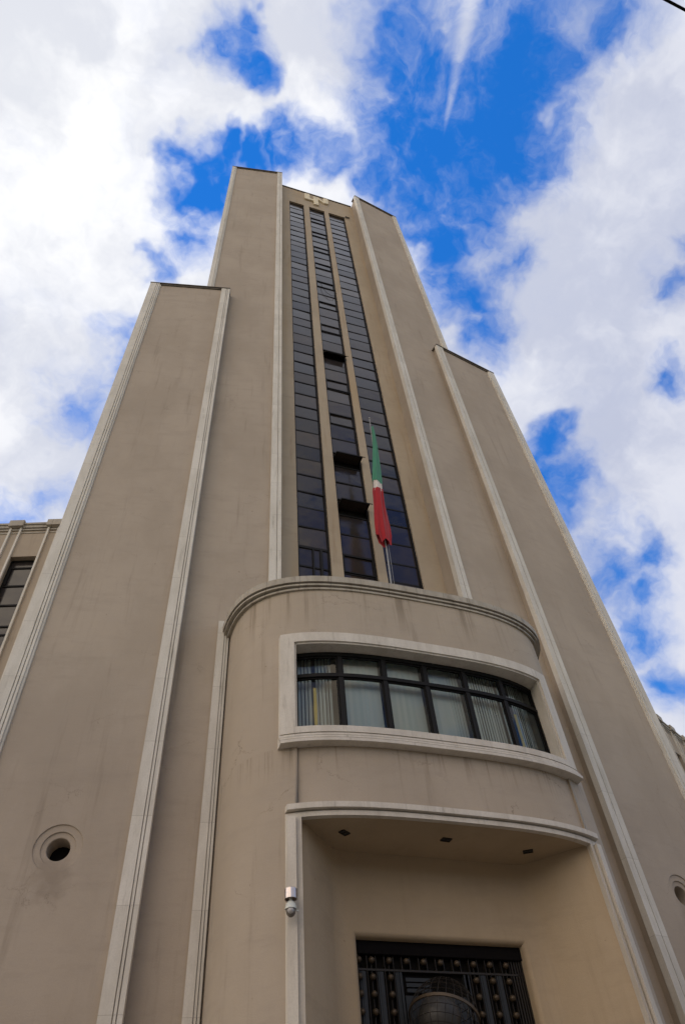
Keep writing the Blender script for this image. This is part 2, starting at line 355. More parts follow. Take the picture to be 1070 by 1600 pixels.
M['cglass'] = clear_glass('window_glass', (.86, .90, .88))
def blind_mat():
    m = mat('blind_fabric', (.45, .50, .46), .8, spec=.2); t = m.node_tree; b = t.nodes['Principled BSDF']
    g = N(t, 'ShaderNodeNewGeometry')
    c = mixcol(t, g.outputs['Random Per Island'], (.74, .80, .76), (.86, .88, .83))
    t.links.new(c, b.inputs['Base Color']); return m
M['blind'] = blind_mat(); M['yellow'] = mat('yellow_slat', (.85, .62, .14), .7)
M['room'] = mat('office_paint', (.30, .30, .28), .9)

# ---------------------------------------------------------------- the ground
gm = MB(); gm.face([(-900, -900, 0), (900, -900, 0), (900, 900, 0), (-900, 900, 0)]); structure(gm.build('ground', M['ground']))
gm = MB(); gm.face([(-300, -34, .004), (300, -34, .004), (300, -21.5, .004), (-300, -21.5, .004)]); structure(gm.build('road', M['asphalt']))
gm = MB(); gm.box(-300, 300, -21.4, 40, -.3, .15); structure(gm.build('pavement', M['paving']))
gm = MB(); gm.box(-300, 300, -21.55, -21.4, -.3, .16); structure(gm.build('kerb', M['surround']))

# ---------------------------------------------------------------- the tower building
H, HS = 81.6, 48.38                       # tower top, shoulder top
a, b_, yb = 4.03, 9.004, 0.833
c_, yc, d_, yd = 7.589, 0.146, 12.612, 1.154
REC = 1.10                                # recess of the central bay
TB = thing('tower_building', 'tall cream art deco tower with stepped shoulders, curved entrance bay and three dark window strips', 'building', (0, 0, 0))

core = MB()
core.prism([(-b_, yb), (-a, 0), (-a, REC+.35), (a, REC+.35), (a, 0), (b_, yb), (b_, 15), (-b_, 15)], .15, H)
core.build('wall', M['wall'], TB)
# central bay: side panels, fins and head, in front of the glazing
WX = [(-2.93, -1.40), (-.86, .73), (1.18, 2.93)]
WX = [(-2.93, -1.42), (-.87, .76), (1.20, 2.93)]
ZB, ZT = 18.4, 76.98
cb = MB()
for x0, x1 in ((-a+.002, WX[0][0]), (WX[0][1], WX[1][0]), (WX[1][1], WX[2][0]), (WX[2][1], a-.002)):
    cb.box(x0, x1, REC, REC+.349, ZB, ZT)
cb.box(-a+.002, a-.002, REC, REC+.349, ZT, H-.12)
cb.build('central_bay', M['centre'], TB)

# trims: closed plan profile (s along the face from the corner, p out of the face)
def face_frame(P0, P1):
    t = Vector((P1[0]-P0[0], P1[1]-P0[1])).normalized(); n = Vector((t.y, -t.x))
    if n.y > 0: n = -n
    return t, n
def groove(s, w=.028, top=.12, dep=.07): return [(s, top), (s+.002, top-dep), (s+w, top-dep), (s+w+.002, top)]
def trim(P0, P1, prof, z0, z1, label=None):
    t, n = face_frame(P0, P1); mb = MB()
    poly = [(P0[0]+t.x*s+n.x*p, P0[1]+t.y*s+n.y*p) for s, p in prof]
    mb.prism(poly, z0, z1); return mb.build('edge_trim', M['trim'], TB, label=label)
def inner_prof(w, ret, g=(.09, .19)):
    pr = [(-.05, -ret), (-.05, .12)]
    for q in g: pr += groove(q)
    return pr + [(w, .12), (w+.01, -.01), (.01, -.01), (.01, -ret)]
def outer_prof(w, ret, g):
    # starts on the outer corner; stepped towards the panel
    pr = [(-.05, -ret), (-.05, .13)]
    for q in g: pr += groove(q, top=.13)
    return pr + [(w-.07, .13), (w-.07, .07), (w, .07), (w+.005, -.01), (.01, -.01), (.01, -ret)]
for sg in (-1, 1):
    A0, A1 = (sg*a, 0), (sg*b_, yb); Q0, Q1 = (sg*c_, yc), (sg*d_, yd)
    trim(A0, A1, inner_prof(.44, .16, (.12,) if sg < 0 else (.20,)), 18.3, H-.02)
    trim(A1, A0, outer_prof(.40, .5, (.24,)), HS-1, H-.02)
    # shoulders
    sh = MB()
    t, n = face_frame(Q0, Q1); L = (Vector(Q1)-Vector(Q0)).length
    P = lambda s, p, z: (Q0[0]+t.x*s+n.x*p, Q0[1]+t.y*s+n.y*p, z)
    hs_, hz, hr = 2.27, 10.72, .31
    z0 = .15; q = 1.0
    sh.face([P(0, 0, z0), P(hs_-q, 0, z0), P(hs_-q, 0, HS), P(0, 0, HS)])
    sh.face([P(hs_+q, 0, z0), P(L, 0, z0), P(L, 0, HS), P(hs_+q, 0, HS)])
    sh.face([P(hs_-q, 0, z0), P(hs_+q, 0, z0), P(hs_+q, 0, hz-q), P(hs_-q, 0, hz-q)])
    sh.face([P(hs_-q, 0, hz+q), P(hs_+q, 0, hz+q), P(hs_+q, 0, HS), P(hs_-q, 0, HS)])
    NS = 48; RO = .63
    ring, sq = [], []
    for k in range(NS):
        an = 2*math.pi*k/NS; cx, cz = math.cos(an), math.sin(an); mx = max(abs(cx), abs(cz))
        ring.append(P(hs_+RO*cx, 0, hz+RO*cz)); sq.append(P(hs_+q*cx/mx, 0, hz+q*cz/mx))
    sh.grid([sq, ring], closed=True)
    back = [(sg*d_, 15), (sg*c_, 15)]
    sh.face([P(L, 0, z0), (*back[0], z0), (*back[0], HS), P(L, 0, HS)])
    sh.face([P(0, 0, z0), (*back[1], z0), (*back[1], HS), P(0, 0, HS)])
    sh.face([P(0, 0, HS), P(L, 0, HS), (*back[0], HS), (*back[1], HS)])
    sh.face([(*back[0], z0), (*back[1], z0), (*back[1], HS), (*back[0], HS)])
    sh.build('shoulder', M['wall'], TB)
    # round porthole vent: stepped dish and deep tube, dark grille at its end
    pv = MB(); rows = []
    for r, dep in ((RO, 0), (RO-.012, .035), (.45, .05), (.438, .09), (.315, .105), (.30, .12), (.295, .60)):
        rows.append([P(hs_+r*math.cos(2*math.pi*k/NS), -dep, hz+r*math.sin(2*math.pi*k/NS)) for k in range(NS)])
    pv.grid(rows, closed=True)
    po = pv.build('porthole', M['wall'], TB, smooth=True)
    gr = MB(); gr.face([P(hs_+.296*math.cos(2*math.pi*k/NS), -.598, hz+.296*math.sin(2*math.pi*k/NS)) for k in range(NS)])
    gr.build('vent_grille', M['dark'], po)
    trim(Q0, Q1, inner_prof(.50, .12, (.07, .16) if sg < 0 else (.22,)), .15, HS-.02)
    trim(Q1, Q0, outer_prof(.62 if sg < 0 else .52, .3, (.33, .44) if sg < 0 else (.28,)), .15, HS-.02)
    # copings
    for (p0, p1, z, w) in ((A0, A1, H, .2), (Q0, Q1, HS, .24)):
        t2, n2 = face_frame(p0, p1); L2 = (Vector(p1)-Vector(p0)).length
        cp = MB(); s0, s1 = -.07, L2+.07
        for (pp, za, zb) in ((.16, z-.01, z+.06), (.08, z-.11, z-.014)):
            pts = [(s0, pp), (s1, pp), (s1, -.6), (s0, -.6)] if zb > z else [(.5, pp), (L2-.42, pp), (L2-.42, -.01), (.5, -.01)]
            cp.prism([(p0[0]+t2.x*s+n2.x*p, p0[1]+t2.y*s+n2.y*p) for s, p in pts], za, zb)
        cp.build('coping', M['coping'], TB)
    # stepped pilaster strip beside the curved bay
    S0 = Vector(A0)+face_frame(A0, A1)[0]*1.80; S1 = Vector(A1)
    pr = [(0, 0), (0, .20)]+groove(.06, w=.022, top=.20)+groove(.14, w=.022, top=.20)+[(.40, .20), (.40, 0)]
    trim(tuple(S0), tuple(S1), pr, .15, 18.98)
cp = MB(); cp.box(-a+.06, a-.06, REC-.10, REC+.3, H-.118, H+.0); cp.build('coping', M['coping'], TB)
rf = MB(); rf.box(-b_+.3, b_-.3, 1.6, 14.8, H+.002, H+.05); rf.build('roof', M['coping'], TB)

# three tall window strips: frame > panes and tilting sashes
PITCHF = 4.083; Z0 = 23.87
lines = [Z0-.78]
for k in range(13): lines += [Z0+PITCHF*k, Z0+PITCHF*k+1.24, Z0+PITCHF*k+2.66]
lines = [l for l in lines] + [ZT]
lines = [ZB, 19.6, 20.9, 22.1] + lines
labels = ['left window strip with a mullioned terrace light at its foot', 'middle window strip with tilting sashes, three of them open', 'right window strip partly behind the flag']
for ci, (x0, x1) in enumerate(WX):
    fr = MB(); y0, y1 = REC+.10, REC+.26
    fr.box(x0+.001, x0+.075, y0, y1, ZB, ZT-.002); fr.box(x1-.075, x1-.001, y0, y1, ZB, ZT-.002)
    sashrows = []
    for i, z in enumerate(lines):
        th = .042 if i < len(lines)-1 else .05
        fr.box(x0+.075, x1-.075, y0+.072, y1, z-th+(0 if z > ZB else .05), min(z+th, ZT-.002))
    if ci == 1:
        sashrows = [Z0+PITCHF*k for k in range(13)]
    if ci == 0:
        fr.box((x0+x1)/2-.05, (x0+x1)/2+.02, y0+.02, y1, Z0-.75, Z0+1.2); fr.box((x0+x1)/2+.30, (x0+x1)/2+.42, y0+.02, y1, Z0-.75, Z0+1.2)
        fr.box(x0+.075, x1-.075, y0+.05, y1, Z0+1.16, Z0+1.30)
    fo = fr.build('window_strip', M['frame'], TB, label=labels[ci])
    pn = MB(); rnd = random.Random(11+ci)
    openk = {2: 74, 1: 80, 5: 40} if ci == 1 else {}
    for i in range(len(lines)-1):
        za, zb = lines[i]+.03, lines[i+1]-.03
        k = None
        if ci == 1:
            for kk in openk:
                if abs(lines[i]-(Z0+PITCHF*kk)) < .01: k = kk
        if k is not None:
            if pn.f: pn.build('pane', M['tglass'], fo); pn = MB()
            continue
        tx, tz = rnd.uniform(-.010, .010), rnd.uniform(-.018, .018); yy = REC+.20
        pn.face([(x0+.07, yy-tx-tz, za), (x1-.07, yy+tx-tz, za), (x1-.07, yy+tx+tz, zb), (x0+.07, yy-tx+tz, zb)])
    pn.build('pane', M['tglass'], fo)
    if ci == 0:     # blind panels seen through the glass of the terrace light
        pass
    for kk, zs in enumerate(sashrows):
        za, zb = zs+.05, zs+1.19; zc = (za+zb)/2; hh = (zb-za)/2
        ang = R(openk.get(kk, 0)); sm = MB()
        py = REC+.165 if kk not in openk else REC+.12
        # local frame: u along x, v up the sash, w outward
        vz = Vector((0, math.sin(ang), math.cos(ang)))          # upper half swings in
        wz = Vector((0, -math.cos(ang), math.sin(ang)))
        o = (0, py, zc)
        ax = (1, 0, 0); xa, xb = x0+.08, x1-.08
        if kk in openk: xb += .0
        for (lx, ly) in (((xa, xb), (hh-.07, hh)), ((xa, xb), (-hh, -hh+.07)), ((xa, xa+.06), (-hh+.07, hh-.07)), ((xb-.06, xb), (-hh+.07, hh-.07))):
            sm.obox(o, ax, vz, wz, lx, ly, (-.03, .035))
        if kk in openk:
            sm.mi = 1; sm.obox(o, ax, vz, wz, (xa+.06, xb-.06), (-hh+.07, hh-.07), (-.006, .006)); sm.mi = 0
            sm.obox(o, ax, vz, wz, (xb-.02, xb+.14), (-hh, -hh+.035), (.0, .03))
        sm.build('sash', [M['frame'], M['tglass']], fo, label=('open sash tilted out from the middle strip' if kk in openk else None))
    if ci == 1:     # rooms behind the open sashes
        for kk in openk:
            rm = MB()
            za, zb = Z0+PITCHF*kk+.036, Z0+PITCHF*kk+1.204
            ya, yb2 = REC+.262, REC+.345
            rm.face([(x0+.08, yb2, za), (x1-.08, yb2, za), (x1-.08, yb2, zb), (x0+.08, yb2, zb)])
            rm.face([(x0+.08, ya-.06, za), (x0+.08, yb2, za), (x0+.08, yb2, zb), (x0+.08, ya-.06, zb)])
            rm.face([(x1-.08, ya-.06, za), (x1-.08, yb2, za), (x1-.08, yb2, zb), (x1-.08, ya-.06, zb)])
            rm.build('room_opening', M['dark'], fo)

# raised letters of the emblem over the middle strip
em = MB(); y0, y1 = REC-.18, REC-.002
def plate(poly, ya=y0, yb2=y1):
    i = [(x, ya, z) for x, z in poly]; j = [(x, yb2, z) for x, z in poly]
    em.face(i); em.face(j[::-1]); n = len(poly)
    for k in range(n): em.face([i[k], i[(k+1) % n], j[(k+1) % n], j[k]])
plate([(-1.30, 80.80), (-.74, 80.98), (-.74, 79.50), (-.36, 79.52), (-.36, 80.63), (.16, 80.72), (.70, 79.86), (.76, 81.06), (1.30, 81.10),
       (1.26, 79.40), (.80, 79.30), (.16, 80.02), (.16, 77.95), (-.36, 77.92), (-.36, 79.02), (-1.32, 78.92)])
em.build('emblem', M['emblem'], TB, bevel=.015)
# stray wires: a tangle at the head of the right strip and a slack cable across the middle one
wt = MB(); rw = random.Random(4)
pts = [(2.80, REC-.03, 76.75)]
for k in range(26):
    an = k*.9+rw.uniform(-.3, .3); rr = rw.uniform(.12, .34); pts.append((3.18+rr*math.cos(an), REC-.05-rw.uniform(0, .12), 76.9+.9*rr*math.sin(an)))
wt.tube(pts, .016, 5); tag(wt.build('wire_tangle', M['black']), 'small dark tangle of wire on the wall at the top of the right window strip', 'wire')
wt = MB(); wt.tube([(-.45, REC+.08, 57.1), (-.36, REC+.03, 56.2), (-.13, REC+.0, 55.4), (.22, REC+.0, 55.0), (.54, REC+.02, 55.1), (.76, REC+.08, 55.9)], .016, 5)
tag(wt.build('slack_cable', M['black']), 'thin slack cable hanging across the upper middle window strip', 'cable')

# ---------------------------------------------------------------- the curved entrance bay
EA, EB, EN, Y1 = 6.072, 3.765, 3.05, 0.40
def cv(x, off):
    A, B = EA-.14+off+.14*min(1, max(0, (off+.15)/.10)), EB+off
    ab = EA-.29
    xx = x if abs(x) < 5 else math.copysign(5+(abs(x)-5)*(A-5)/(ab-5), x)
    return (xx, Y1-B*max(0.0, 1-min(1.0, abs(xx)/A)**EN)**(1/EN))
def samples(xa, xb, step=.12):
    ab = EA-.29; out = [xa]
    n = max(2, int((min(xb, 5)-max(xa, -5))/step)) if xb > -5 and xa < 5 else 0
    if xa < -5:
        ta = math.acos(5/ab)
        out += [-ab*math.cos(ta*k/26)for k in range(1, 27) if -ab*math.cos(ta*k/26) > xa and -ab*math.cos(ta*k/26) < min(xb, -5)+1e-6]
    lo, hi = max(xa, -5), min(xb, 5)
    if hi > lo: out += [lo+(hi-lo)*k/n for k in range(0, n+1)]
    if xb > 5:
        ta = math.acos(5/ab)
        out += [ab*math.cos(ta*(1-k/26)) for k in range(1, 27) if ab*math.cos(ta*(1-k/26)) > max(xa, 5)]
    out.append(xb); o2 = []
    for x in out:
        if not o2 or x-o2[-1] > 1e-4: o2.append(x)
    return o2
def sweep(mb, prof, xs, closed=True):
    """prof: (off, z) points; swept along the curve"""
    pr = list(prof)+([prof[0]] if closed else [])
    mb.grid([[(*cv(x, o), z) for x in xs] for o, z in pr])
    if closed:
        mb.face([(*cv(xs[0], o), z) for o, z in prof]); mb.face([(*cv(xs[-1], o), z) for o, z in prof][::-1])
AB = EA-.29; W0 = -.15; OX = 4.2; ZE, ZW0, ZW1, ZC = 10.40, 12.90, 15.86, 18.25
full = samples(-AB, AB)
dr = MB()
for (xa, xb) in ((-AB, -OX), (OX, AB)):
    xs = samples(xa, xb)
    dr.grid([[(*cv(x, W0), z) for x in xs] for z in (.15, ZE, ZW0, ZW1, ZC)])
mid = samples(-OX, OX)
dr.grid([[(*cv(x, W0), z) for x in mid] for z in (ZW1, ZC)])
dr.grid([[(*cv(x, W0-.07), z) for x in mid] for z in (ZE, 12.45)])
dr.grid([[(*cv(x, W0), z) for x in mid] for z in (12.45, ZW0)])
for x in (-OX, OX): dr.face([(*cv(x, W0), ZE), (*cv(x, W0-.07), ZE), (*cv(x, W0-.07), 12.45), (*cv(x, W0), 12.45)])
dr.grid([[(*cv(x, W0), 12.45) for x in mid], [(*cv(x, W0-.07), 12.45) for x in mid]])
drum = dr.build('curved_bay', M['drum'], TB, smooth=True, fix=False)
co = MB()
sweep(co, [(W0-.05, 18.20), (-.10, 18.20), (-.10, 18.28), (-.17, 18.285), (-.17, 18.325), (-.05, 18.33), (-.05, 18.40), (-.13, 18.405), (-.13, 18.45), (0, 18.455), (0.01, 18.70), (-.02, 18.73), (-.6, 18.73), (-.6, 18.20)], full)
co.face([(*cv(x, -.59), 18.60) for x in full])
co.build('balcony_cornice', M['cornice'], TB)

# the wide curved window: stone surround, stepped sill, frame, panes, blinds, room
win = MB()
XO = 4.66
WIN0, WIN1 = W0-.48, W0+.10
# head and two cheeks (L-shaped section, inner fillet)
hp = [(WIN0, ZW1), (WIN1-.05, ZW1), (WIN1-.05, ZW1+.055), (WIN1, ZW1+.06), (WIN1, 16.26), (W0-.02, 16.26), (W0-.02, ZW1+.2), (WIN0, ZW1+.2)]
sweep(win, hp, samples(-OX+.0, OX-.0))
for sg in (-1, 1):
    xa, xb = sorted((sg*(OX+.07), sg*XO)); xs = samples(xa, xb)
    sweep(win, [(W0-.02, 12.90), (WIN1, 12.90), (WIN1, 16.26), (W0-.02, 16.26)], xs)
    xa, xb = sorted((sg*OX, sg*(OX+.07)))
    xs = [xa, xb]
    sweep(win, [(W0-.02, 12.90), (WIN1-.05, 12.90), (WIN1-.05, 16.26 if False else ZW1+.055), (W0-.02, ZW1+.055)], xs)
    sweep(win, [(W0-.02, ZW1+.055), (WIN1, ZW1+.055), (WIN1, 16.26), (W0-.02, 16.26)], xs)
    x = sg*OX    # reveal
    win.face([(*cv(x, W0-.01), ZW0), (*cv(x, WIN0), ZW0), (*cv(x, WIN0), ZW1), (*cv(x, W0-.01), ZW1)])
sweep(win, [(WIN0, 12.70), (W0-.02, 12.70), (W0-.02, 12.665), (-.04, 12.66), (-.04, 12.60), (-.12, 12.595), (-.12, 12.56), (.01, 12.555), (.01, 12.495), (-.07, 12.49), (-.07, 12.455), (.06, 12.45), (.06, 12.365), (.05, 12.36), (W0-.10, 12.36), (WIN0, 12.5)], samples(-XO-.02, XO+.02))
sweep(win, [(WIN0, 12.702), (WIN1, 12.702), (WIN1, 12.898), (WIN0, 12.91)], samples(-XO, XO))
wobj = win.build('curved_window', M['surround'], TB)
FO = W0-.46
bays = [-OX+.02+(2*OX-.04)*k/6 for k in range(7)]
fm = MB(); pz = MB()
def bar(xa, xb, za, zb, o0=FO-.02, o1=FO+.09): sweep(fm, [(o0, za), (o1, za), (o1, zb), (o0, zb)], samples(xa, xb, .2) if xb-xa > .3 else [xa, xb])
ZTR = 15.0
bar(-OX, OX, ZW1-.13, ZW1-.002, o1=FO+.11); bar(-OX, OX, ZW0+.012, ZW0+.09)
bar(-OX, OX, ZTR-.07, ZTR+.05, o1=FO+.12)
for k, x in enumerate(bays):
    wd = .068 if 0 < k < 6 else .05
    xa, xb = max(-OX+.001, x-wd), min(OX-.001, x+wd)
    bar(xa, xb, ZW0+.092, ZTR-.072, o1=FO+.10); bar(xa, xb, ZTR+.052, ZW1-.132, o1=FO+.10)
for k in range(6):
    xa, xb = bays[k]+.072, bays[k+1]-.072
    for za, zb in ((ZW0+.094, ZTR-.074), (ZTR+.054, ZW1-.134)):
        for (u0, u1, v0, v1) in ((xa, xb, za, za+.04), (xa, xb, zb-.04, zb), (xa, xa+.04, za+.042, zb-.042), (xb-.04, xb, za+.042, zb-.042)):
            bar(u0, u1, v0, v1, FO, FO+.055)
        pz.face([(*cv(xa+.04, FO+.02), za+.04), (*cv(xb-.04, FO+.02), za+.04), (*cv(xb-.04, FO+.02), zb-.04), (*cv(xa+.04, FO+.02), zb-.04)])
fm.build('window_frame', M['frame'], wobj); pz.build('pane', M['cglass'], wobj, fix=False)
bl = MB(); rb = random.Random(3)
for k in range(6):
    xa, xb = bays[k]+.05, bays[k+1]-.05; n = 13
    for j in range(n):
        x = xa+(xb-xa)*(j+.5)/n; px, py = cv(x, FO-.30)
        open_ = {0: .60, 1: .15, 2: .2, 3: .3, 4: .5, 5: .65}[k]+rb.uniform(-.12, .12)
        if (k == 0 and j in (12,)) : continue
        hw = .062; dx, dy = hw*math.cos(open_), hw*math.sin(open_)
        zt = 16.10-(.02 if j % 2 else 0)
        bl.mi = 1 if (k == 0 and j == 6) or (k == 5 and j == 4) else 0
        sw = .03 if bl.mi else 0
        if bl.mi: py -= .12; dx, dy = .05, 0.0; sw = 0.0
        bl.face([(px-dx+sw, py-dy-sw, 12.95), (px+dx, py+dy-sw, 12.95), (px+dx, py+dy-sw, zt if not bl.mi else 14.75), (px-dx+sw, py-dy-sw, zt if not bl.mi else 14.75)])
bl.build('vertical_blind', [M['blind'], M['yellow']], wobj)
rm = MB()
bk = [(*cv(x, FO-.06),) for x in samples(-OX, OX)]
rm.face([(*p, 12.92) for p in bk]+[(OX, -.2, 12.92), (-OX, -.2, 12.92)])
rm.face([(*p, 16.18) for p in bk]+[(OX, -.2, 16.18), (-OX, -.2, 16.18)])
rm.face([(-OX, -.2, 12.92), (OX, -.2, 12.92), (OX, -.2, 16.18), (-OX, -.2, 16.18)])
for x in (-OX, OX): rm.face([(*cv(x, FO-.06), 12.92), (x, -.2, 12.92), (x, -.2, 16.18), (*cv(x, FO-.06), 16.18)])
rm.build('office_room', M['room'], wobj)

# entrance: surround, recess, soffit, door
XE = 4.50; OE = 4.15
en = MB()
S0, S1 = W0+.11, W0+.03
sweep(en, [(W0-.12, ZE-.035), (S1, ZE-.035), (S1, ZE+.09), (S1-.09, ZE+.095), (S1-.09, ZE+.13), (S0, ZE+.135), (S0, ZE+.28), (W0-.08, ZE+.28), (W0-.08, ZE+.05), (W0-.12, ZE+.05)], samples(-XE, XE))
for sg in (-1, 1):
    for (u, v, o) in ((4.30, XE, S0), (4.265, 4.30, S1-.08), (OE-.01, 4.265, S1)):
        xa, xb = sorted((sg*u, sg*v)); sweep(en, [(W0-.12, .15), (o, .15), (o, ZE-.036), (W0-.12, ZE-.036)], [xa, (xa+xb)/2, xb])
en.build('entrance_surround', M['surround'], TB)
rc = MB()
def side_curve(sg):
    P = [(4.15, cv(4.15, W0-.10)[1]), (4.13, cv(4.15, W0)[1]+.16), (4.02, cv(4.15, W0)[1]+.26), (3.90, cv(4.15, W0)[1]+.34)]
    s0 = Vector(P[-1]); V = Vector((2.80, -1.13)); dd = (s0-V).normalized(); e = V+dd*.33; f = Vector((2.47, -1.13))
    for k in range(1, 9): P.append(tuple(s0+(e-s0)*k/8))
    for k in range(1, 11): u = k/10; P.append(tuple(e*(1-u)**2+V*2*u*(1-u)+f*u*u))
    return [(sg*x, y) for x, y in P]
DW, DH = 2.47, 8.50
for sg in (-1, 1):
    sc = side_curve(sg)
    rc.grid([[(*p, z) for p in sc] for z in (.15, DH, ZE-.01)])
rc.face([(-DW, -1.13, DH), (DW, -1.13, DH), (DW, -1.13, ZE-.01), (-DW, -1.13, ZE-.01)])
fp = [(0, -1.13)]+[(.16*math.sin(k*math.pi/16), -1.13+.16*(1-math.cos(k*math.pi/16))+.0) for k in range(1, 9)]+[(.165, -.70)]
rows = []
for i, y in fp: rows.append([(-DW+i, y, .15), (-DW+i, y, DH-i), (DW-i, y, DH-i), (DW-i, y, .15)])
rc.grid(rows)
rec = rc.build('entrance_recess', M['recess'], TB, smooth=True)
sf = MB()
front = [(*cv(x, W0-.05), ZE-.01) for x in samples(-4.15, 4.15)]
sr = [(*p, ZE-.01) for p in side_curve(1)]; sl = [(*p, ZE-.01) for p in side_curve(-1)]
sf.face(front+sr+sl[::-1])
sf.build('soffit', M['recess'], TB)

# bronze door screen with studs and the openwork globe
door = thing('door', '', ''); 
del door['label'], door['category']
door.parent = TB
DY = -.78; DT = DH-.165; DX = DW-.167
pl = MB()
pl.box(-DX, DX, DY+.10, DY+.16, .15, DT); pl.build('backing_panel', M['dark'], door)
fr = MB()
hd = MB(); hd.box(-DX, DX, DY-.10, DY+.098, DT-.30, DT-.002); hd.build('door_head', M['black'], door, bevel=.01)
fr.box(-DX, DX, DY-.03, DY+.098, 7.72-.03, 7.74)
for x in (1.98, 2.06, 2.13, 2.20, 2.27): fr.box(x, x+.035, DY-.02-.01*(x > 2.1), DY+.098, .15, DT-.302)
cols = [-2.34+.46*k for k in range(10)]
fr.build('door_frame', M['bronze'], door, bevel=.004)
bars = MB()
zbot = 3.0
for k, x in enumerate(cols):
    if k in (3, 4, 5, 6):
        bars.box(x-.12, x-.10, DY-.02, DY+.09, 7.742, DT-.302); bars.box(x+.10, x+.12, DY-.02, DY+.09, 7.742, DT-.302); continue
    for s in (-.125, .11): bars.box(x+s, x+s+.016, DY-.035, DY+.09, .3, DT-.302)
    bars.box(x-.008, x+.008, DY-.02, DY+.03, .3, DT-.304)
bars.build('upright_bar', M['bronze'], door)
fl = MB()
for k in (0, 1, 2, 6, 7, 8):
    x = cols[k]+.23; fl.box(x-.075, x+.075, DY-.015, DY+.085, .3, 7.68); fl.box(x-.03, x+.03, DY-.03, DY-.016, .3, 7.68)
fl.box(-1.18, -1.10, DY-.03, DY+.085, .3, 7.68); fl.box(.62, .70, DY-.03, DY+.085, .3, 7.68)
fl.build('flat_panel', M['patina'], door)
ins = MB()
ins.box(-1.05, .60, DY+.02, DY+.09, .3, 7.2); 
for k in range(3): ins.box(-1.0, -.35, DY-.02+.015*k, DY+.019, 7.26+.12*k, 7.34+.12*k)
ins.build('centre_panel', M['patina'], door)
def stud_mesh():
    s = MB(); s.lathe([(.0001, -.085), (.03, -.08), (.055, -.06), (.072, -.03), (.075, 0), (.07, .03), (.045, .05), (.03, .06), (.03, .09)], (0, 0, 0), 16, 'y'); return s
sm_ = stud_mesh(); st0 = None; rs = random.Random(5)
for k, x in enumerate(cols):
    for r in range(7):
        z = 7.91-.362*r
        if r and k in (3, 4, 5, 6): continue
        if abs(x) > DX-.03 and x < 0: x = -DX+.09
        if st0 is None:
            st0 = sm_.build('stud', M['stud'], door, smooth=True); o = st0
        else:
            o = st0.copy(); col.objects.link(o); o.parent = door
        o.location = (x, DY-.06, z)
gl = MB(); GC, GR = Vector((-.36, DY-.50, 6.62)), .80
tilt = Matrix.Rotation(R(18), 3, 'Y') @ Matrix.Rotation(R(-12), 3, 'X')
def gpt(th, ph, r=GR): return GC + tilt @ Vector((r*math.cos(th)*math.cos(ph), r*math.sin(th)*math.cos(ph), r*math.sin(ph)))
for k in range(26): gl.tube([gpt(2*math.pi*k/26, R(-82+164*j/20)) for j in range(21)], .008, 4, False)
for j in range(-6, 7):
    if j == 0: continue
    ph = R(12.5*j); gl.tube([gpt(2*math.pi*k/40, ph) for k in range(41)], .007, 4, False)
globe = gl.build('wire_globe', M['bronze'], door)
bd = MB(); rows = []
for r, h in ((GR-.0, -.035), (GR+.03, -.035), (GR+.03, .035), (GR, .035), (GR-.0, -.035)):
    rows.append([GC+tilt @ Vector((r*math.cos(2*math.pi*k/48), r*math.sin(2*math.pi*k/48), h)) for k in range(48)])
bd.grid(rows, closed=True); bd.build('globe_band', M['stud'], globe)
ib = MB(); rows = []
for j in range(0, 25):
    ph = R(-90+180*j/24); rows.append([(GC.x-.12+.50*math.cos(ph)*math.cos(2*math.pi*k/32), GC.y+.50*math.cos(ph)*math.sin(2*math.pi*k/32), GC.z-.02+.50*math.sin(ph)) for k in range(32)])
ib.grid(rows, closed=True); ib.build('inner_ball', mat('inner_ball_grey', (.05, .048, .044), .5), globe, smooth=True)

